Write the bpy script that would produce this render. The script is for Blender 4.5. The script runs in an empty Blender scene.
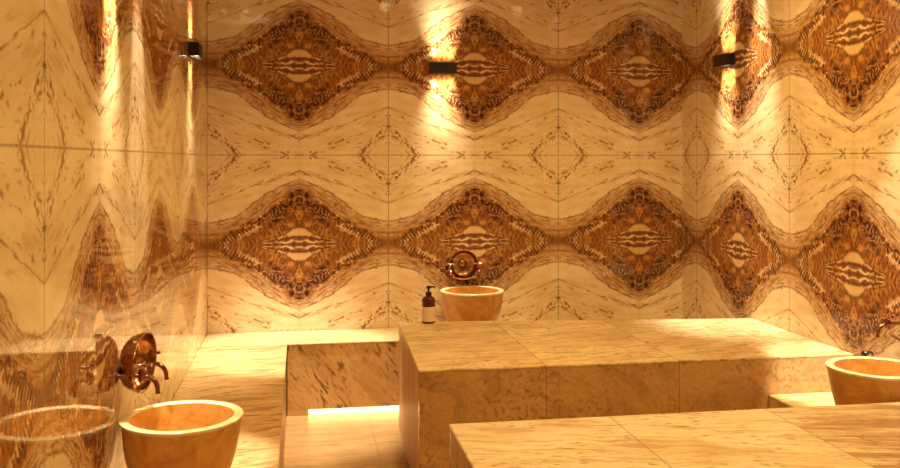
import bpy, bmesh, math, random
from mathutils import Vector, Matrix, noise
R = math.radians
C = bpy.context.scene.collection
sc = bpy.context.scene
random.seed(4)

# ------------------------------------------------------------------ room measures (metres)
XL, XR, YB, YF, ZC = -0.605, 2.72, 6.13, -2.2, 3.0     # left / right / back / front wall, ceiling
BENCH, DECK = 0.45, 0.632                              # bench top, platform top
KB, KS = XL, 5.89                                      # where a book-match joint meets the back / side walls
BAND, CELL = 1.03, 0.60                                # height of the lower figured band, half a slab

# ------------------------------------------------------------------ node helpers
class N:
    """one node tree with little arithmetic helpers"""
    def __init__(s, name):
        s.m = bpy.data.materials.new(name); s.m.use_nodes = True
        s.t = s.m.node_tree; s.t.nodes.clear()
    def node(s, typ, **kw):
        n = s.t.nodes.new(typ)
        for k, v in kw.items(): setattr(n, k, v)
        return n
    def put(s, sock, v):
        if isinstance(v, E): v = v.s
        if isinstance(v, bpy.types.NodeSocket): s.t.links.new(v, sock)
        else: sock.default_value = v
    def math(s, op, *a, clamp=False):
        n = s.node('ShaderNodeMath', operation=op, use_clamp=clamp)
        for i, v in enumerate(a): s.put(n.inputs[i], v)
        return E(s, n.outputs[0])
    def xyz(s, x, y, z=0.0):
        n = s.node('ShaderNodeCombineXYZ')
        for i, v in enumerate((x, y, z)): s.put(n.inputs[i], v)
        return n.outputs[0]
    def noise(s, vec, scale=1.0, detail=4.0, rough=0.55, dist=0.0):
        n = s.node('ShaderNodeTexNoise')
        s.put(n.inputs['Vector'], vec); s.put(n.inputs['Scale'], scale)
        s.put(n.inputs['Detail'], detail); s.put(n.inputs['Roughness'], rough); s.put(n.inputs['Distortion'], dist)
        return E(s, n.outputs[0])
    def voronoi(s, vec, scale, feature='F1', rnd=1.0):
        n = s.node('ShaderNodeTexVoronoi', feature=feature)
        s.put(n.inputs['Vector'], vec); s.put(n.inputs['Scale'], scale); s.put(n.inputs['Randomness'], rnd)
        return E(s, n.outputs['Distance'])
    def sm(s, v, lo, hi, a=0.0, b=1.0):
        n = s.node('ShaderNodeMapRange', interpolation_type='SMOOTHSTEP')
        for i, q in enumerate((v, lo, hi, a, b)): s.put(n.inputs[i], q)
        return E(s, n.outputs[0])
    def curve(s, v, pts):
        n = s.node('ShaderNodeFloatCurve'); c = n.mapping.curves[0]
        c.points[0].location = pts[0]; c.points[-1].location = pts[-1]
        for p in pts[1:-1]: c.points.new(*p)
        n.mapping.update(); s.put(n.inputs['Value'], v)
        return E(s, n.outputs[0])
    def mix(s, f, a, b):
        n = s.node('ShaderNodeMix', data_type='RGBA')
        s.put(n.inputs[0], f); s.put(n.inputs[6], a); s.put(n.inputs[7], b)
        return n.outputs[2]
    def pos(s):
        g = s.node('ShaderNodeNewGeometry'); x = s.node('ShaderNodeSeparateXYZ')
        s.t.links.new(g.outputs['Position'], x.inputs[0])
        return [E(s, x.outputs[i]) for i in range(3)]
    def local(s):
        g = s.node('ShaderNodeTexCoord'); x = s.node('ShaderNodeSeparateXYZ')
        s.t.links.new(g.outputs['Object'], x.inputs[0])
        return [E(s, x.outputs[i]) for i in range(3)]
    def done(s, col, rough=0.3, metal=0.0, ior=1.5, bump=None, bstr=0.2, emit=None, estr=0.0, sss=0.0):
        b = s.node('ShaderNodeBsdfPrincipled'); o = s.node('ShaderNodeOutputMaterial')
        s.put(b.inputs['Base Color'], col); s.put(b.inputs['Roughness'], rough)
        s.put(b.inputs['Metallic'], metal); s.put(b.inputs['IOR'], ior)
        if emit: s.put(b.inputs['Emission Color'], emit); s.put(b.inputs['Emission Strength'], estr)
        if sss:
            s.put(b.inputs['Subsurface Weight'], sss); b.inputs['Subsurface Radius'].default_value = (.03, .012, .004)
        if bump is not None:
            n = s.node('ShaderNodeBump'); s.put(n.inputs['Height'], bump); n.inputs['Strength'].default_value = bstr
            n.inputs['Distance'].default_value = .01
            s.t.links.new(n.outputs[0], b.inputs['Normal'])
        s.t.links.new(b.outputs[0], o.inputs[0]); return s.m
class E:
    def __init__(s, n, sock): s.n, s.s = n, sock
    def __add__(s, o): return s.n.math('ADD', s, o)
    __radd__ = __add__
    def __sub__(s, o): return s.n.math('SUBTRACT', s, o)
    def __rsub__(s, o): return s.n.math('SUBTRACT', o, s)
    def __mul__(s, o): return s.n.math('MULTIPLY', s, o)
    __rmul__ = __mul__
    def __truediv__(s, o): return s.n.math('DIVIDE', s, o)
    def abs(s): return s.n.math('ABSOLUTE', s)
    def max(s, o): return s.n.math('MAXIMUM', s, o)
    def min(s, o): return s.n.math('MINIMUM', s, o)
    def clamp(s): return s.n.math('ADD', s, 0.0, clamp=True)

# ------------------------------------------------------------------ materials
CREAM = (.80, .66, .47, 1); TAN = (.43, .205, .068, 1); BROWN = (.25, .095, .034, 1); DARK = (.045, .010, .012, 1)

def marble_wall(name, axis, knot):
    """book-matched marble: one quarter figure mirrored in both directions"""
    n = N(name); P = n.pos()
    u = P[axis]; v = P[2]
    a = n.math('PINGPONG', u - knot, CELL) / CELL       # 0 at the joint, 1 in the middle of a figure
    b = n.math('PINGPONG', v - BAND, CELL) / CELL       # 0 on the band line, 1 on the joint between slabs
    ab = n.xyz(a, b)
    w1 = n.noise(ab, 3.2, 3, .5) - .5
    w2 = n.noise(n.xyz(a + 7.3, b + 2.1), 10, 3, .55) - .5
    w3 = n.noise(n.xyz(a + 3.7, b + 9.1), 26, 3, .6) - .5
    w4 = n.noise(n.xyz(a * 1.5 + 11, b * 1.5 + 3), 55, 2, .6) - .5
    a2 = a + w1 * .05 + w2 * .02
    b2 = b + w1 * .04 + w2 * .05 + w3 * .035
    b1 = b + w1 * .04 + w2 * .03 + w3 * .012
    bd = n.curve(a2, [(0, .030), (.12, .055), (.235, .105), (.435, .205), (.55, .27), (.70, .385), (.785, .44), (.867, .52), (1, .60)])
    bo = n.curve(a2, [(0, .25), (.13, .27), (.335, .33), (.45, .42), (.57, .525), (.75, .625), (.9, .70), (1, .745)])
    t = (b1 - bd) / (bo - bd)                            # 0 at the dark edge, 1 at the outer edge
    tw = (b2 - bd) / (bo - bd)
    e = b2 - bd                                          # plain distance from the dark edge
    # cloudy ground with faint diagonal drift
    cl = n.noise(n.xyz(a * 1.4 + b * .8, b * 3.2 - a * 1.2), 2.2, 4, .6)
    col = n.mix(n.sm(cl, .40, .68, 0, .50), CREAM, (.62, .39, .18, 1))
    drift = n.noise(n.xyz(a * 1.1 + b * .9 + 3, b * 6.5 - a * 3.2), 3.0, 5, .65, .8)
    col = n.mix(n.sm(drift, .53, .68) * .40, col, (.46, .25, .10, 1))
    def vein(b0, k, w, amp, seed, s=1.0, lo=.40, hi=.60, bend=0.0):
        wob = (n.noise(n.xyz(a + seed, b), 5, 2, .5) - .5) * amp
        d = (b - (a * k + b0) + wob + a * a * bend).abs()
        br = n.sm(n.noise(n.xyz(a * 3 + seed, b * 3 + 4), 4.5, 3, .6), lo, hi)
        wid = n.sm(n.noise(n.xyz(a + seed, b + 8), 11, 2, .5), .35, .65, w * .5, w * 1.6)
        return n.sm(d, wid, 0) * br * s
    vs = vein(.455, .42, .012, .06, 1, .75, .25, .48, .05)
    for q in (vein(.655, .95, .042, .12, 5, 1.0, .47, .53), vein(.73, .80, .038, .14, 15, 1.0, .49, .55), vein(.69, 1.25, .010, .06, 45, .8, .3, .5),
              vein(.84, .9, .012, .06, 9, .6, .35, .6),
              vein(.52, .33, .020, .10, 13, .8, .50, .60), vein(.64, .36, .018, .10, 17, .9, .50, .60),
              vein(.80, .20, .014, .10, 21, .6, .46, .60), vein(.74, .28, .018, .10, 27, .9, .50, .60),
              vein(.58, .22, .016, .10, 33, .7, .50, .60), vein(.88, .12, .010, .08, 37, .5, .46, .60)):
        vs = vs.max(q)
    out = n.sm(t, .95, 1.1)
    col = n.mix(vs * out * .92, col, (.21, .078, .028, 1))
    # tan border, streaked along the edge
    st = n.noise(n.xyz(a * 2.6 + t * .8, t * 3.0 - a * .6), 3.2, 6, .70, .9)
    st2 = n.noise(n.xyz(a * 4.0 + 3, tw * 3.0), 2.2, 5, .65, 1.0)
    band = n.sm(tw, 1.06, .94)
    col = n.mix(band * n.sm(t, 1.2, .0, .30, 1.0) * n.sm(st2, .27, .47), col, TAN)
    fl = n.noise(n.xyz(a * 3.5 + t * .8 + 4, tw * 2.0 - a * 1.5), 2.6, 5, .68, 1.4)
    col = n.mix(band * n.sm(fl, .52, .62) * n.sm(a, .12, .35) * .85, col, (.27, .11, .038, 1))
    sl = n.math('PINGPONG', st * 7.0, 1.0)
    slm = n.sm(n.noise(n.xyz(a * 3 + 8, tw * 2), 3, 3, .6), .34, .54)
    col = n.mix(band * n.sm(sl, .40, .06) * slm * .95, col, (.17, .058, .022, 1))
    sl2 = n.math('PINGPONG', st2 * 6.0 + .3, 1.0)
    col = n.mix(band * n.sm(sl2, .70, .95) * n.sm(t, .05, .3) * n.sm(cl, .40, .60) * .8, col, (.74, .56, .34, 1))
    col = n.mix(band * n.sm(sl2, .22, .04) * n.sm(a, .1, .4) * .75, col, (.20, .075, .027, 1))
    col = n.mix(band * n.sm(st, .56, .68) * n.sm(t, .9, .3) * .6, col, BROWN)
    ew = n.sm(n.noise(n.xyz(a + 3, b + 3), 6, 3, .6), .35, .65, .012, .05)
    edge = n.sm((b2 - bo).abs(), ew * .55, 0)
    col = n.mix(edge * n.sm(n.noise(ab, 9, 3), .34, .50) * .85, col, BROWN)
    chev = n.sm((b1 - bo - .085 + (1.0 - a) * .1).abs(), .014, 0) * n.sm(a, .84, .9)
    col = n.mix(chev * .7, col, BROWN)
    # heart of the figure: feathered mid brown
    ins = n.sm(e, .018, -.012)
    hatch = n.noise(n.xyz(a * 30 + b * 12, b * 9 - a * 3.5), 1.35, 4, .72, .35)
    tone = n.noise(n.xyz(a * 1.5, b * 2.5), 3.2, 3, .55, .4)
    h1 = n.mix(n.sm(tone, .36, .64), (.34, .125, .034, 1), (.60, .30, .085, 1))
    hcol = n.mix(n.sm(hatch, .41, .60) * .92, h1, (.115, .036, .016, 1))
    col = n.mix(ins, col, hcol)
    # scalloped dark and pale contour lines on both sides of the edge
    sc1 = n.noise(n.xyz(a * 1.3 + 1.7, b + 5.2), 8.5, 1, .4, 1.6) - .5
    te = e * 13 + sc1 * 3.4 + w3 * .5
    ring = n.math('PINGPONG', te, 1.0)
    near = n.sm(e, -.13, -.06) * n.sm(e, .075, .03) * n.sm(a, .10, .22)
    pale = n.sm(n.noise(n.xyz(a + 6, b), 10, 2, .5), .40, .52)
    col = n.mix(n.sm(ring, .62, .80) * near * pale * .9, col, (.74, .53, .33, 1))
    col = n.mix(n.sm(ring, .34, .10) * near * .92, col, DARK)
    # herringbone strip that runs out into the joint
    hb = n.math('PINGPONG', a * 22 + b * 17 + w3 * .8, .5) * 2
    strip = n.sm((e + .045).abs(), .050, .022) * n.sm(a, .06, .16) * n.sm(a, .52, .42)
    col = n.mix(strip * n.sm(hb, .62, .25) * .85, col, (.11, .038, .022, 1))
    col = n.mix(strip * n.sm(hb, .70, .95) * .5, col, (.66, .45, .23, 1))
    # purple-brown clusters under the peak
    vo = n.noise(n.xyz(a * 1.1 + w2 * .05 + 4, b + 1), 8.0, 2, .5, 2.2)
    vc = n.voronoi(n.xyz(a + w2 * .12, b * .9 + w3 * .08), 15, 'F1', 1.0)
    top = n.sm(a, .60, .74) * n.sm(e, -.25, -.14) * n.sm(e, .05, .015)
    loop = n.math('PINGPONG', vo * 6.0 + w3 * .4, 1.0)
    col = n.mix(top * .45, col, (.20, .07, .035, 1))
    col = n.mix(top * n.sm(loop, .66, .30).max(n.sm(vc, .42, .28) * n.sm(vo, .42, .55)) * .92, col, DARK)
    col = n.mix(top * n.sm(loop, .84, .98) * .6, col, (.58, .34, .20, 1))
    # pale domed lens above the band line, dark lips under it
    la = (1.0 - a) / .14; up = b + w2 * .03 + w3 * .02
    dome = up - (.18 - la * la * .065)
    lens = n.sm(dome, .014, -.014) * n.sm(up, .088, .104) * n.sm(la, 1.06, .9)
    ringl = n.sm((dome - .02).abs(), .026, .006) * n.sm(la, 1.4, 1.0) * n.sm(up, .07, .1)
    col = n.mix(ringl * .6, col, (.16, .06, .022, 1))
    lcol = n.mix(n.sm(hatch, .50, .70) * .5, (.68, .45, .22, 1), (.42, .21, .08, 1))
    col = n.mix(lens, col, lcol)
    # fan of pale and dark streaks that opens from a point on the band line
    fa = a - .53
    fan = (b + w2 * .05 + w3 * .03 + w4 * .02) / (fa.max(.02) + .05)
    fr = n.math('PINGPONG', fan * 12 + w2 * 1.0, 1.0)
    fz = n.sm(fa, .02, .10) * n.sm(b, .112, .07) * n.sm(fan, .42, .30)
    fn = n.sm(n.noise(n.xyz(a * 3 + 5, b * 9), 3, 2, .5), .36, .52)
    col = n.mix(fz * n.sm(fr, .58, .84) * fn * .95, col, (.78, .58, .36, 1))
    col = n.mix(fz * n.sm(fr, .42, .16) * .88, col, (.115, .040, .022, 1))
    lip = n.sm((b + w2 * .03 - .062).abs(), .030, .012) * n.sm(la, 1.25, .7)
    col = n.mix(lip * n.sm(n.noise(n.xyz(a * 4, b * 14), 4, 2, .5), .66, .42) * .85, col, (.15, .05, .025, 1))
    col = n.mix(n.sm(b, .020, .0) * n.sm(a, .02, .3, .8, .25), col, (.20, .085, .03, 1))
    kn = n.sm(a, .10, .0) * n.sm(b, .17, .04)
    col = n.mix(kn * n.sm(n.noise(n.xyz(a * 4, b * 10), 4, 3, .6), .35, .6) * .8, col, (.27, .12, .04, 1))
    # joints between the slabs
    j = n.sm(a, .009, .002).max(n.sm(b, .991, .998)) * .62
    j = j.max(n.sm(a, .994, .999) * .12)
    col = n.mix(j, col, (.16, .075, .03, 1))
    return n.done(col, .045, 0, 1.55)

def stone(name, along, base=(.74, .57, .36, 1), mid=(.57, .38, .20, 1), dark=(.20, .095, .038, 1),
          stretch=(1, 1), rot=0.0, fleck=.5, streak=.5, fscale=20, joints=None, rough=.22, lo=.57, piece=None, heavy=None):
    """bench marble. along = the two axes the pattern lives in; stretch squeezes it into streaks"""
    n = N(name); P = n.pos()
    u, v = P[along[0]], P[along[1]]
    if piece: u = u + n.math('FLOOR', (u - piece[0]) / piece[1]) * 3.71; v = v + n.math('FLOOR', (u - piece[0]) / piece[1]) * 1.3
    cu, su = math.cos(rot), math.sin(rot)
    p = u * cu + v * su; q = v * cu - u * su
    w = n.noise(n.xyz(p, q), 3.0, 3, .5) - .5
    big = n.noise(n.xyz(p * stretch[0], q * stretch[1] + w * .6), 1.6, 5, .6, .4)
    col = n.mix(n.sm(big, .40, .66, 0, .75), base, mid)
    s1 = n.noise(n.xyz(p * stretch[0] + 4, q * stretch[1] * 2.2 + w * .8), 4.0, 6, .7, .3)
    col = n.mix(n.sm(s1, .47, .62) * streak, col, dark)
    f1 = n.noise(n.xyz(p * stretch[0] * .8 + 9, q * stretch[1] * .9), fscale, 2, .5, .2)
    gate = n.noise(n.xyz(p + 2, q), 3.4, 2, .5)
    col = n.mix(n.sm(f1, lo, lo + .09) * n.sm(gate, .34, .60) * fleck, col, dark)
    fine = n.noise(n.xyz(p * stretch[0], q * stretch[1]), 60, 3, .6)
    col = n.mix(n.sm(fine, .42, .66, 0, .45), col, mid)
    s2 = n.noise(n.xyz(p * stretch[0] * 2.2 + 14, q * stretch[1] * 5 + w * 1.5), 6.0, 5, .7, .4)
    col = n.mix(n.sm(s2, .50, .66) * streak * .7, col, dark)
    if heavy:                                            # the last slab is cut from a darker, strongly banded block
        hz = n.noise(n.xyz(P[0] * .9, P[1] * 6.5 + P[0] * 1.1), 1.9, 4, .6, .3)
        col = n.mix(n.sm(P[0], heavy, heavy + .002) * n.sm(hz, .44, .60) * .75, col, (.33, .18, .075, 1))
    if joints:
        j = None
        for ax, at in joints:
            d = n.sm((P[ax] - at).abs(), .0032, .001)
            j = d if j is None else j.max(d)
        col = n.mix(j * .7, col, (.16, .07, .025, 1))
    return n.done(col, rough, 0, 1.5)

def onyx():
    n = N('honey_marble'); L = n.local()
    v = n.xyz(L[0], L[1], L[2])
    a = n.noise(v, 9, 5, .62, .8); b = n.noise(v, 34, 4, .6, .3); c = n.noise(n.xyz(L[0], L[1], L[2] * 2.0), 3.5, 3, .5)
    col = n.mix(n.sm(a, .35, .68), (.66, .35, .095, 1), (.48, .205, .042, 1))
    col = n.mix(n.sm(b, .55, .72) * .5, col, (.33, .125, .025, 1))
    col = n.mix(n.sm(c, .52, .70) * .35, col, (.72, .47, .18, 1))
    return n.done(col, .30, 0, 1.5, bump=b, bstr=.12, sss=.10)
def onyx_rim():
    n = N('pale_cut_marble'); L = n.local()
    a = n.noise(n.xyz(L[0], L[1], L[2]), 22, 4, .6)
    col = n.mix(n.sm(a, .4, .7), (.84, .70, .46, 1), (.72, .52, .28, 1))
    return n.done(col, .26, 0, 1.5)
def copper(name, c1, c2, rough=.22):
    n = N(name); L = n.local()
    a = n.noise(n.xyz(L[0], L[1], L[2]), 30, 4, .6)
    return n.done(n.mix(n.sm(a, .35, .7), c1, c2), rough, 1.0, 1.5)
def plain(name, col, rough=.4, metal=0.0, emit=None, estr=0):
    n = N(name); L = n.local()
    a = n.noise(n.xyz(L[0], L[1], L[2]), 40, 3, .5)
    c2 = tuple(x * .82 for x in col[:3]) + (1,)
    return n.done(n.mix(a, col, c2), rough, metal, 1.45, emit=emit, estr=estr)
def label_paper():
    n = N('printed_label'); L = n.local()
    rows = n.sm(n.math('PINGPONG', L[2], .0055) / .0055, .62, .80)
    gate = n.sm(L[2], .026, .029) * n.sm(L[2], .088, .084)
    return n.done(n.mix(rows * gate * .55, (.70, .55, .40, 1), (.30, .16, .12, 1)), .5)

M = {
 'wall_back': marble_wall('bookmatched_marble_back', 0, KB),
 'wall_side': marble_wall('bookmatched_marble_side', 1, KS),
 'deck': stone('streaked_marble_top', (0, 1), base=(.80, .63, .42, 1), mid=(.62, .42, .22, 1), stretch=(.9, 2.6), rot=R(8), fleck=.8, streak=.45, fscale=28,
               joints=[(0, 1.14), (0, 1.80), (0, 2.46)], piece=(.48, .66)),
 'deck_near': stone('streaked_marble_near_top', (0, 1), base=(.80, .66, .52, 1), mid=(.64, .45, .28, 1), stretch=(.8, 2.4), rot=R(-12), fleck=.75, streak=.42, fscale=28,
               joints=[(0, 1.15), (0, 1.78)], heavy=1.78),
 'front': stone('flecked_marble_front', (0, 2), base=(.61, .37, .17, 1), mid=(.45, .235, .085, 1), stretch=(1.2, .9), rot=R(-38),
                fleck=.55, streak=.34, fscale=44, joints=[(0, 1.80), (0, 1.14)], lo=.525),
 'dash': stone('dashed_marble_front', (0, 2), base=(.70, .47, .25, 1), mid=(.52, .29, .125, 1), stretch=(.55, 1.6), rot=R(-56), fleck=1.0,
               streak=.25, fscale=30, lo=.53),
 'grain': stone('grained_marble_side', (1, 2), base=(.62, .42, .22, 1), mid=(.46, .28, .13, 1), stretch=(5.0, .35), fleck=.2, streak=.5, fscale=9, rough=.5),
 'bench': stone('streaked_marble_bench', (0, 1), base=(.70, .49, .27, 1), mid=(.50, .30, .14, 1), stretch=(.8, 2.2), rot=R(10), fleck=.6, streak=.7, fscale=20,
               joints=[(1, 4.4), (1, 5.69)]),
 'ledge': stone('pale_marble_ledge', (0, 1), stretch=(1, 2.0), fleck=.35, streak=.3, fscale=16),
 'floor': stone('floor_marble', (0, 1), base=(.47, .29, .135, 1), mid=(.34, .19, .08, 1), stretch=(.8, 2.6), fleck=.6, streak=.5, fscale=13, joints=[(0, .42), (1, 4.6), (1, 3.6)], rough=.3),
 'ceiling': plain('plaster_ceiling', (.70, .60, .48, 1), .8),
 'onyx': onyx(), 'rim': onyx_rim(),
 'copper': copper('aged_copper', (.50, .31, .20, 1), (.30, .155, .09, 1), .2),
 'handle': copper('bright_copper', (.74, .50, .42, 1), (.58, .34, .28, 1), .12),
 'tapm': copper('polished_copper', (.42, .21, .16, 1), (.30, .13, .10, 1), .15),
 'black': plain('black_metal', (.018, .012, .012, 1), .35),
 'plastic': plain('black_plastic', (.014, .010, .012, 1), .25),
 'bottle': plain('dark_brown_plastic', (.075, .016, .018, 1), .16),
 'label': label_paper(),
 'lens': plain('lit_lens', (1, .9, .7, 1), .4, emit=(1, .78, .42, 1), estr=14),
 'led': plain('lit_strip', (1, .85, .6, 1), .4, emit=(1, .66, .25, 1), estr=24),
 'steel': plain('brushed_trim', (.5, .42, .32, 1), .3, 1.0),
}

# ------------------------------------------------------------------ mesh helpers
def add_box(bm, x0, y0, z0, x1, y1, z1, bev=0.0):
    r = bmesh.ops.create_cube(bm, size=1.0)
    vs = r['verts']
    for v in vs:
        v.co = Vector(((x0 + x1) / 2 + v.co.x * (x1 - x0), (y0 + y1) / 2 + v.co.y * (y1 - y0), (z0 + z1) / 2 + v.co.z * (z1 - z0)))
    if bev:
        es = list({e for v in vs for e in v.link_edges})
        bmesh.ops.bevel(bm, geom=es, offset=bev, segments=2, affect='EDGES')
def add_lathe(bm, prof, seg=64, mat=None, cap0=False, cap1=False, wob=0.0):
    """revolve (r, z) points about local Z"""
    rings = []
    for r, z in prof:
        ring = []
        for k in range(seg):
            t = 2 * math.pi * k / seg
            q = r
            if wob: q *= 1 + wob * (noise.noise(Vector((math.cos(t) * 1.1, math.sin(t) * 1.1, z * 6))))
            ring.append(bm.verts.new((q * math.cos(t), q * math.sin(t), z)))
        rings.append(ring)
    for i in range(len(rings) - 1):
        for k in range(seg):
            bm.faces.new((rings[i][k], rings[i][(k + 1) % seg], rings[i + 1][(k + 1) % seg], rings[i + 1][k]))
    if cap0: bm.faces.new(list(reversed(rings[0])))
    if cap1: bm.faces.new(rings[-1])
    return rings
def add_tube(bm, pts, rad, seg=14):
    """round bar through points; rad is a number or one per point"""
    pts = [Vector(p) for p in pts]
    if not isinstance(rad, (list, tuple)): rad = [rad] * len(pts)
    up = None; rings = []
    for i, p in enumerate(pts):
        d = (pts[min(i + 1, len(pts) - 1)] - pts[max(i - 1, 0)]).normalized()
        if up is None: up = d.orthogonal().normalized()
        s = d.cross(up)
        if s.length < 1e-5: s = d.orthogonal()
        s.normalize(); up = s.cross(d).normalized()
        rings.append([bm.verts.new(p + (s * math.cos(2 * math.pi * k / seg) + up * math.sin(2 * math.pi * k / seg)) * rad[i]) for k in range(seg)])
    for i in range(len(rings) - 1):
        for k in range(seg):
            bm.faces.new((rings[i][k], rings[i][(k + 1) % seg], rings[i + 1][(k + 1) % seg], rings[i + 1][k]))
    bm.faces.new(list(reversed(rings[0]))); bm.faces.new(rings[-1])
def obj(name, bm, mat, parent=None, loc=None, smooth=False):
    bmesh.ops.recalc_face_normals(bm, faces=bm.faces[:])
    me = bpy.data.meshes.new(name); bm.to_mesh(me); bm.free()
    for m in (mat if isinstance(mat, (list, tuple)) else [mat]): me.materials.append(m)
    if smooth:
        for p in me.polygons: p.use_smooth = True
        me.set_sharp_from_angle(angle=R(38))
    o = bpy.data.objects.new(name, me); C.objects.link(o)
    if parent: o.parent = parent
    if loc: o.location = loc
    return o
def tag(o, label, cat, group=None):
    o['label'] = label; o['category'] = cat
    if group: o['group'] = group
    return o
def thing(name, label, cat, loc=(0, 0, 0), rotz=0.0, group=None):
    o = bpy.data.objects.new(name, None); C.objects.link(o)
    o.empty_display_size = .05
    o.location = loc; o.rotation_euler = (0, 0, rotz)
    return tag(o, label, cat, group)
def dup(root, loc, rotz, label):
    r = root.copy(); C.objects.link(r); r.location = loc; r.rotation_euler = (0, 0, rotz); r['label'] = label
    for ch in list(root.children):
        c = ch.copy(); C.objects.link(c); c.parent = r
        for g in ch.children:
            d = g.copy(); C.objects.link(d); d.parent = c
    return r
def box_obj(name, dims, mat, parent=None, bev=0.0):
    """box given in world numbers; under a parent it is moved into the parent's frame"""
    bm = bmesh.new(); add_box(bm, *dims, bev)
    if parent: bmesh.ops.translate(bm, verts=bm.verts[:], vec=-Vector(parent.location))
    return obj(name, bm, mat, parent)
def struct(name, dims, mat, label):
    o = box_obj(name, dims, mat); o['kind'] = 'structure'; o['label'] = label; o['category'] = name.split('_')[0]
    return o

# ------------------------------------------------------------------ the room
T = .12
struct('floor', (XL - T, YF - T, -T, XR + T, YB + T, 0), M['floor'], 'streaked beige marble floor between the stone benches')
struct('ceiling', (XL - T, YF - T, ZC, XR + T, YB + T, ZC + T), M['ceiling'], 'plain plaster ceiling above the bath')
struct('wall_back', (XL, YB, 0, XR, YB + T, ZC), M['wall_back'], 'polished bookmatched marble wall facing the camera')
struct('wall_left', (XL - T, YF, 0, XL, YB + T, ZC), M['wall_side'], 'polished bookmatched marble wall on the left that mirrors the basin')
struct('wall_right', (XR, YF, 0, XR + T, YB + T, ZC), M['wall_side'], 'polished bookmatched marble wall on the right')
struct('wall_front', (XL, YF - T, 0, XR, YF, ZC), M['wall_back'], 'marble wall behind the camera')

# ------------------------------------------------------------------ benches and platforms
e = .001
LX, RX, LY = -.08, 2.26, 5.69          # inner edges of left bench, right bench, front edge of the back ledge
SL = .010                               # slab thickness
t = thing('stone_ledge', 'long low marble ledge along the back wall, lit from beneath, with streaky front', 'bench', (LX, LY, 0))
box_obj('top_slab', (XL + e, LY, BENCH - SL, XR - e, YB - e, BENCH), M['ledge'], t, .003)
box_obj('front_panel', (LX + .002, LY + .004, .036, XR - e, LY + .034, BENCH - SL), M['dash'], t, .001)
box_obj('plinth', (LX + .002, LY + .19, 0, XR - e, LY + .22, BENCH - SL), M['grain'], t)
box_obj('end_block', (LX + .002, LY + .004, 0, .05, LY + .188, .036), M['grain'], t)
box_obj('light_strip', (.055, LY + .172, .004, XR - .05, LY + .186, .042), M['led'], t)

t = thing('stone_bench', 'narrow marble bench along the left wall carrying the large stone basin', 'bench', (LX, 2.0, 0))
box_obj('top_slab', (XL + e, -.4, BENCH - SL, LX, LY - .002, BENCH), M['bench'], t, .003)
box_obj('side_panel', (LX - .034, -.4, 0, LX - .004, LY - .002, BENCH - SL), M['grain'], t, .001)

DY0, DY1, DX = 4.09, 5.27, .538
NY0, NY1 = 1.75, 3.25
t = thing('stone_bench', 'short marble bench by the right wall between the two platforms, under the cropped basin', 'bench', (RX, (NY1 + DY0) / 2, 0))
box_obj('top_slab', (RX, NY1 + .002, BENCH - SL, XR - e, DY0 - .002, BENCH), M['ledge'], t, .003)
box_obj('side_panel', (RX + .004, NY1 + .002, 0, RX + .034, DY0 - .002, BENCH - SL), M['grain'], t, .001)

def prism_obj(name, pts, z0, z1, mat, parent, bev=0.0):
    """flat slab or wall piece from a plan outline in world numbers"""
    bm = bmesh.new()
    lo = [bm.verts.new((x, y, z0)) for x, y in pts]; hi = [bm.verts.new((x, y, z1)) for x, y in pts]
    bm.faces.new(list(reversed(lo))); bm.faces.new(hi)
    for i in range(len(pts)):
        k = (i + 1) % len(pts); bm.faces.new((lo[i], lo[k], hi[k], hi[i]))
    if bev: bmesh.ops.bevel(bm, geom=bm.edges[:], offset=bev, segments=2, affect='EDGES')
    bmesh.ops.translate(bm, verts=bm.verts[:], vec=-Vector(parent.location))
    return obj(name, bm, mat, parent)
def platform(label, y0, ya, yb, top, loc, lean=0.0):
    """ya, yb: where the back edge stands at the free end and at the right wall"""
    t = thing('stone_platform', label, 'platform', loc)
    x1 = XR - e; s = (yb - ya) / (x1 - DX); Y = lambda x: ya + s * (x - DX)
    prism_obj('top_slab', [(DX, y0), (x1, y0), (x1, yb), (DX + lean, ya)], DECK - SL, DECK, top, t, .003)
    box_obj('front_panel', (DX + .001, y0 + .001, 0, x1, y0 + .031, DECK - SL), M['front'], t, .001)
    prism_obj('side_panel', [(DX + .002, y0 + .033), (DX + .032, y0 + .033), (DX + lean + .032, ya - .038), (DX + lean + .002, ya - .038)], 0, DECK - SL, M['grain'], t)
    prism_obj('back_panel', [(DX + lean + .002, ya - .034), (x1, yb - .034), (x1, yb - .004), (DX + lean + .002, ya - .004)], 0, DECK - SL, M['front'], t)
platform('raised marble platform in the middle with flecked front, a pump bottle on its back edge', DY0, 5.345, 5.11, M['deck'], (DX, DY0, 0), .04)
platform('nearest marble platform, its pale top filling the bottom right of the view', NY0, NY1, NY1, M['deck_near'], (DX, NY0, 0))

# ------------------------------------------------------------------ basins
OUT = [(.088, 0), (.104, .004), (.128, .022), (.152, .055), (.170, .095), (.182, .14), (.190, .19), (.196, .235), (.2005, .258)]
RIM = [(.2005, .258), (.2035, .264), (.2035, .2685), (.2005, .271), (.176, .271), (.172, .268)]
INN = [(.172, .268), (.168, .25), (.160, .20), (.146, .14), (.122, .09), (.085, .058), (.04, .046), (.014, .044)]
def basin_mesh():
    bm = bmesh.new(); add_lathe(bm, OUT, 72, wob=.025, cap0=True)
    k = len(bm.faces); add_lathe(bm, INN, 72, wob=.02, cap1=True)
    return bm
def make_basin(label, loc):
    t = thing('stone_basin', label, 'basin', loc, 0, 'round stone hammam basins')
    o = obj('bowl', basin_mesh(), M['onyx'], t, smooth=True)
    bm = bmesh.new(); add_lathe(bm, RIM, 72, wob=.022)
    obj('rim', bm, M['rim'], t, smooth=True)
    return t
b0 = make_basin('large round honey stone basin on the left bench, mirrored in the polished wall', (-.400, 3.20, BENCH))
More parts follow.
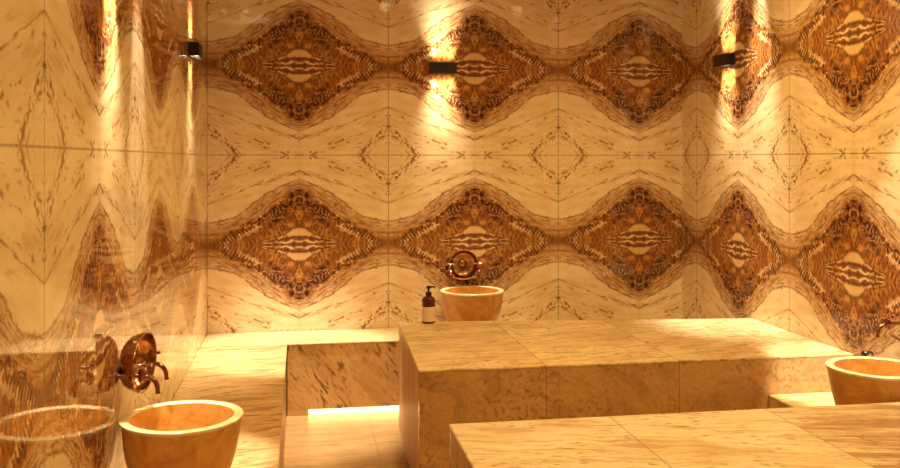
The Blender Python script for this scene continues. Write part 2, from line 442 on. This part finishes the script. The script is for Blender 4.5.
bb = dup(b0, (1.132, 5.90, BENCH), 1.1, 'small-looking round honey stone basin against the back wall beside the pump bottle'); bb.scale = (1.05, 1.05, 1.03)
dup(b0, (2.42, 3.47, BENCH), 2.3, 'round honey stone basin at the right, cut off by the edge of the view')

# ------------------------------------------------------------------ wall fountains: copper dish, two taps, a bar.  Local frame: +Y points out of the wall
TO_Y = Matrix.Rotation(R(-90), 3, 'X')       # local Z -> local Y
def make_fountain(label, loc, rotz, gap=.098, turn=0.0):
    t = thing('wall_fountain', label, 'tap', loc, rotz, 'copper wall fountains over the basins')
    bm = bmesh.new()
    add_lathe(bm, [(.040, .001), (.056, .003), (.072, .010), (.086, .022), (.095, .037), (.100, .053), (.102, .066), (.1035, .070), (.102, .073),
                   (.098, .071), (.095, .055), (.088, .038), (.077, .025), (.060, .017), (.030, .013), (.026, .017), (.018, .022), (.008, .024)], 48, cap0=True, cap1=True)
    bmesh.ops.rotate(bm, verts=bm.verts[:], matrix=TO_Y)
    bmesh.ops.rotate(bm, verts=bm.verts[:], matrix=Matrix.Rotation(R(-3), 3, 'X') @ Matrix.Rotation(R(turn), 3, 'Z'))
    if turn: bmesh.ops.translate(bm, verts=bm.verts[:], vec=(0, .009, 0))
    obj('dish', bm, M['copper'], t, smooth=True)
    bm = bmesh.new()
    pts = [(-gap + .013 + 2 * (gap - .013) * i / 16, .072 , -.082 - .018 * math.sin(math.pi * i / 16)) for i in range(17)]
    add_tube(bm, pts, .0055, 12)
    obj('bar', bm, M['handle'], t, smooth=True)
    for s in (-1, 1):
        x = s * gap
        bm = bmesh.new()
        add_tube(bm, [(x, .001, -.03), (x, .006, -.03)], .019, 20)
        add_tube(bm, [(x, .004, -.03), (x, .084, -.03)], .0085)
        add_tube(bm, [(x, .084, -.052), (x, .084, -.046), (x, .084, -.030), (x, .084, -.014), (x, .084, -.006)], [.009, .0125, .014, .0125, .009])
        sp = [(x, .084 + .05 * math.sin(q) * 1.0, -.034 + .004 * math.sin(2 * q) - .046 * (1 - math.cos(q))) for q in [i * math.pi / 2 / 9 for i in range(10)]]
        add_tube(bm, sp + [(x, .135, -.090)], [.0085] * 9 + [.0075, .009])
        o = obj('tap', bm, M['tapm'], t, smooth=True)
        bm = bmesh.new()
        add_tube(bm, [(x, .084, -.007), (x, .084, .006)], .0048)
        add_tube(bm, [(x - .031, .084, .006), (x - .028, .084, .006), (x + .028, .084, .006), (x + .031, .084, .006)], [.0072, .0052, .0052, .0072])
        add_tube(bm, [(x, .053, .006), (x, .056, .006), (x, .112, .006), (x, .115, .006)], [.0072, .0052, .0052, .0072])
        bmesh.ops.create_uvsphere(bm, u_segments=12, v_segments=8, radius=.0075, matrix=Matrix.Translation((x, .084, .007)))
        obj('cross_handle', bm, M['handle'], o, smooth=True)
    return t
FZ = .905
f0 = make_fountain('copper dish and twin cross taps on the left wall over the large basin', (XL, 3.24, FZ), R(-90), .098, -13)
make_fountain( 'copper dish and twin cross taps on the back wall over the small basin', (1.105, YB, FZ - .023), R(180))
make_fountain('copper tap at the right edge of the view over the cropped basin', (XR, 3.54, FZ - .022), R(90), .170)

# ------------------------------------------------------------------ soap bottles
def make_bottle(label, loc, rotz):
    t = thing('pump_bottle', label, 'bottle', loc, rotz, 'dark soap pump bottles')
    bm = bmesh.new()
    add_lathe(bm, [(.034, 0), (.037, .003), (.037, .126), (.035, .134), (.028, .143), (.017, .149), (.0135, .151), (.0135, .156)], 40, cap0=True, cap1=True)
    obj('body', bm, M['bottle'], t, smooth=True)
    bm = bmesh.new(); add_lathe(bm, [(.0373, .012), (.0377, .012), (.0377, .092), (.0373, .092)], 40)
    obj('label', bm, M['label'], t, smooth=True)['label'] = 'pale printed label'
    bm = bmesh.new()
    add_lathe(bm, [(.0165, .151), (.0175, .153), (.0175, .170), (.0155, .172), (.006, .173), (.0055, .190), (.012, .191), (.0135, .194), (.0135, .203), (.011, .206)], 28, cap0=True, cap1=True)
    add_tube(bm, [(.0, 0, .199), (-.022, 0, .200), (-.036, 0, .198), (-.041, 0, .190)], [.0065, .006, .005, .0045], 12)
    obj('pump', bm, M['plastic'], t, smooth=True)
    return t
s0 = make_bottle('dark pump bottle with pale label on the middle platform beside the back basin', (.752, 5.285, DECK), R(200)); s0.scale = (1.06, 1.06, 1.06)
d = dup(s0, (2.625, 3.86, BENCH), R(195), 'dark pump bottle mostly hidden behind the right basin, black pump showing')
d.scale = (1.2, 1.2, 1.2)

# ------------------------------------------------------------------ wall lights
AMB = (1.0, .685, .215); PALE = (1.0, .87, .60)
def spot(name, loc, rot, energy, angle, blend, parent=None, rad=.02, col=AMB, scale=(1, 1, 1)):
    l = bpy.data.lights.new(name, 'SPOT'); l.energy = energy; l.spot_size = R(angle); l.spot_blend = blend
    l.shadow_soft_size = rad; l.color = col
    o = bpy.data.objects.new(name, l); C.objects.link(o); o.location = loc; o.rotation_euler = rot; o.scale = scale
    if parent: o.parent = parent
    return o
def area(name, loc, rot, size, energy, col=AMB):
    l = bpy.data.lights.new(name, 'AREA'); l.shape = 'RECTANGLE'; l.size, l.size_y = size; l.energy = energy; l.color = col
    o = bpy.data.objects.new(name, l); C.objects.link(o); o.location = loc; o.rotation_euler = rot
    return o
def make_sconce(label, loc, rotz):
    """black box open above and below; local +Y points out of the wall"""
    t = thing('wall_light', label, 'lamp', loc, rotz, 'black up and down wall lights')
    bm = bmesh.new()
    W, D, H, k = .092, .058, .038, .004
    add_box(bm, -W, .001, -H, W, .012, H, .001)
    add_box(bm, -W, D - k, -H, W, D, H, .001)
    add_box(bm, -W, .012, -H, -W + k, D - k, H, .001)
    add_box(bm, W - k, .012, -H, W, D - k, H, .001)
    obj('housing', bm, M['black'], t)
    for s in (-1, 1):
        bm = bmesh.new(); add_box(bm, -W + .006, .014, s * (H - .022) - .003, W - .006, D - .006, s * (H - .022) + .003)
        obj('lens', bm, M['lens'], t)['label'] = 'glowing lens'
    return t
def sconce_beams(loc, rotz, power=1.0):
    for s in (-1, 1):
        rz = Matrix.Rotation(rotz, 3, 'Z')
        q = area('wall_light_beam', Vector(loc) + rz @ Vector((0, .030, s * .043)), (0, 0, 0), (.15, .036), 2.9 * power, (1, .84, .50))
        q.data.spread = R(56)
        q.rotation_euler = (rz @ Matrix.Rotation(R(180 + 4) if s > 0 else R(-4), 3, 'X')).to_euler()
SZ = BAND + 2 * CELL - .003
w0 = make_sconce('small black wall light in the centre of the back wall', (.968, YB, SZ), R(180)); sconce_beams((.968, YB, SZ), R(180))
places = [((XL, 5.19, SZ - .02), R(-90), 'small black wall light seen from the side on the left wall', 1.5),
          ((XL, 3.05, SZ), R(-90), 'black wall light above the top edge, its beam running down the left wall', 1.7),
          ((XR, 5.42, SZ + .01), R(90), 'black wall light on the right wall near the corner', .9)]
for loc, rz, lab, pw in places:
    dup(w0, loc, rz, lab); sconce_beams(loc, rz, pw)

# ------------------------------------------------------------------ ceiling lights
def downlight(label, x, y, energy, angle, blend=.6, aim=(0, 0, 0)):
    t = thing('ceiling_spotlight', label, 'lamp', (x, y, ZC - .002), 0, 'ceiling spotlights over the basins')
    bm = bmesh.new(); add_lathe(bm, [(.030, -.002), (.045, -.004), (.045, .001), (.030, .001)], 32)
    obj('trim_ring', bm, M['steel'], t, smooth=True)
    bm = bmesh.new(); add_lathe(bm, [(.029, -.001), (.005, -.0015)], 32, cap1=True)
    obj('lens', bm, M['lens'], t)['label'] = 'glowing lens'
    spot('ceiling_spot_beam', (x, y, ZC - .02), aim, energy, angle, blend, rad=.03, col=PALE)
downlight('ceiling spotlight over the back left corner', -.05, 5.56, 640, 36)
downlight('ceiling spotlight over the right end of the middle platform', 2.60, 5.02, 520, 34, 1.0)
downlight('ceiling spotlight over the right basin', 2.54, 3.52, 420, 20, .5)
downlight('ceiling spotlight over the left basin', -.50, 3.55, 420, 21, .5)
downlight('added unseen spotlight tilted to brighten the front of the middle platform', 2.62, 3.02, 800, 17, .55, (R(23.5), 0, 0))  # extra spot, added because the vertical beam barely lights this face
downlight('ceiling spotlight over the back basin', 1.2, 5.75, 150, 26)

for x, y, en in ((.75, 4.25, 85), (1.95, 4.25, 75), (.75, 2.55, 80), (1.95, 2.55, 75), (.8, .7, 45), (1.9, .7, 55), (1.2, -1.1, 45)):  # unseen wide fill spots without fixtures, added for general brightness
    spot('ceiling_fill_beam', (x, y, ZC - .03), (0, 0, 0), en, 165, 1.0, rad=.05)

# ------------------------------------------------------------------ world, camera, view
w = bpy.data.worlds.new('World'); sc.world = w; w.use_nodes = True
bg = w.node_tree.nodes.get('Background') or w.node_tree.nodes.new('ShaderNodeBackground')
bg.inputs[0].default_value = (.10, .05, .015, 1); bg.inputs[1].default_value = .2
cam = bpy.data.cameras.new('camera'); co = bpy.data.objects.new('camera', cam); C.objects.link(co)
cam.sensor_width = 36; cam.lens = 36; cam.shift_y = -(234 - 159.5) / 900
co.location = (0, 0, 1.6); co.rotation_euler = (R(90), 0, -R(9.46))
sc.camera = co
sc.view_settings.view_transform = 'Standard'; sc.view_settings.look = 'None'
sc.view_settings.gamma = 1; sc.view_settings.exposure = 0.17
sc.view_settings.use_curve_mapping = False
sc.cycles.use_denoising = True
sc.cycles.max_bounces = 8; sc.cycles.sample_clamp_indirect = 6
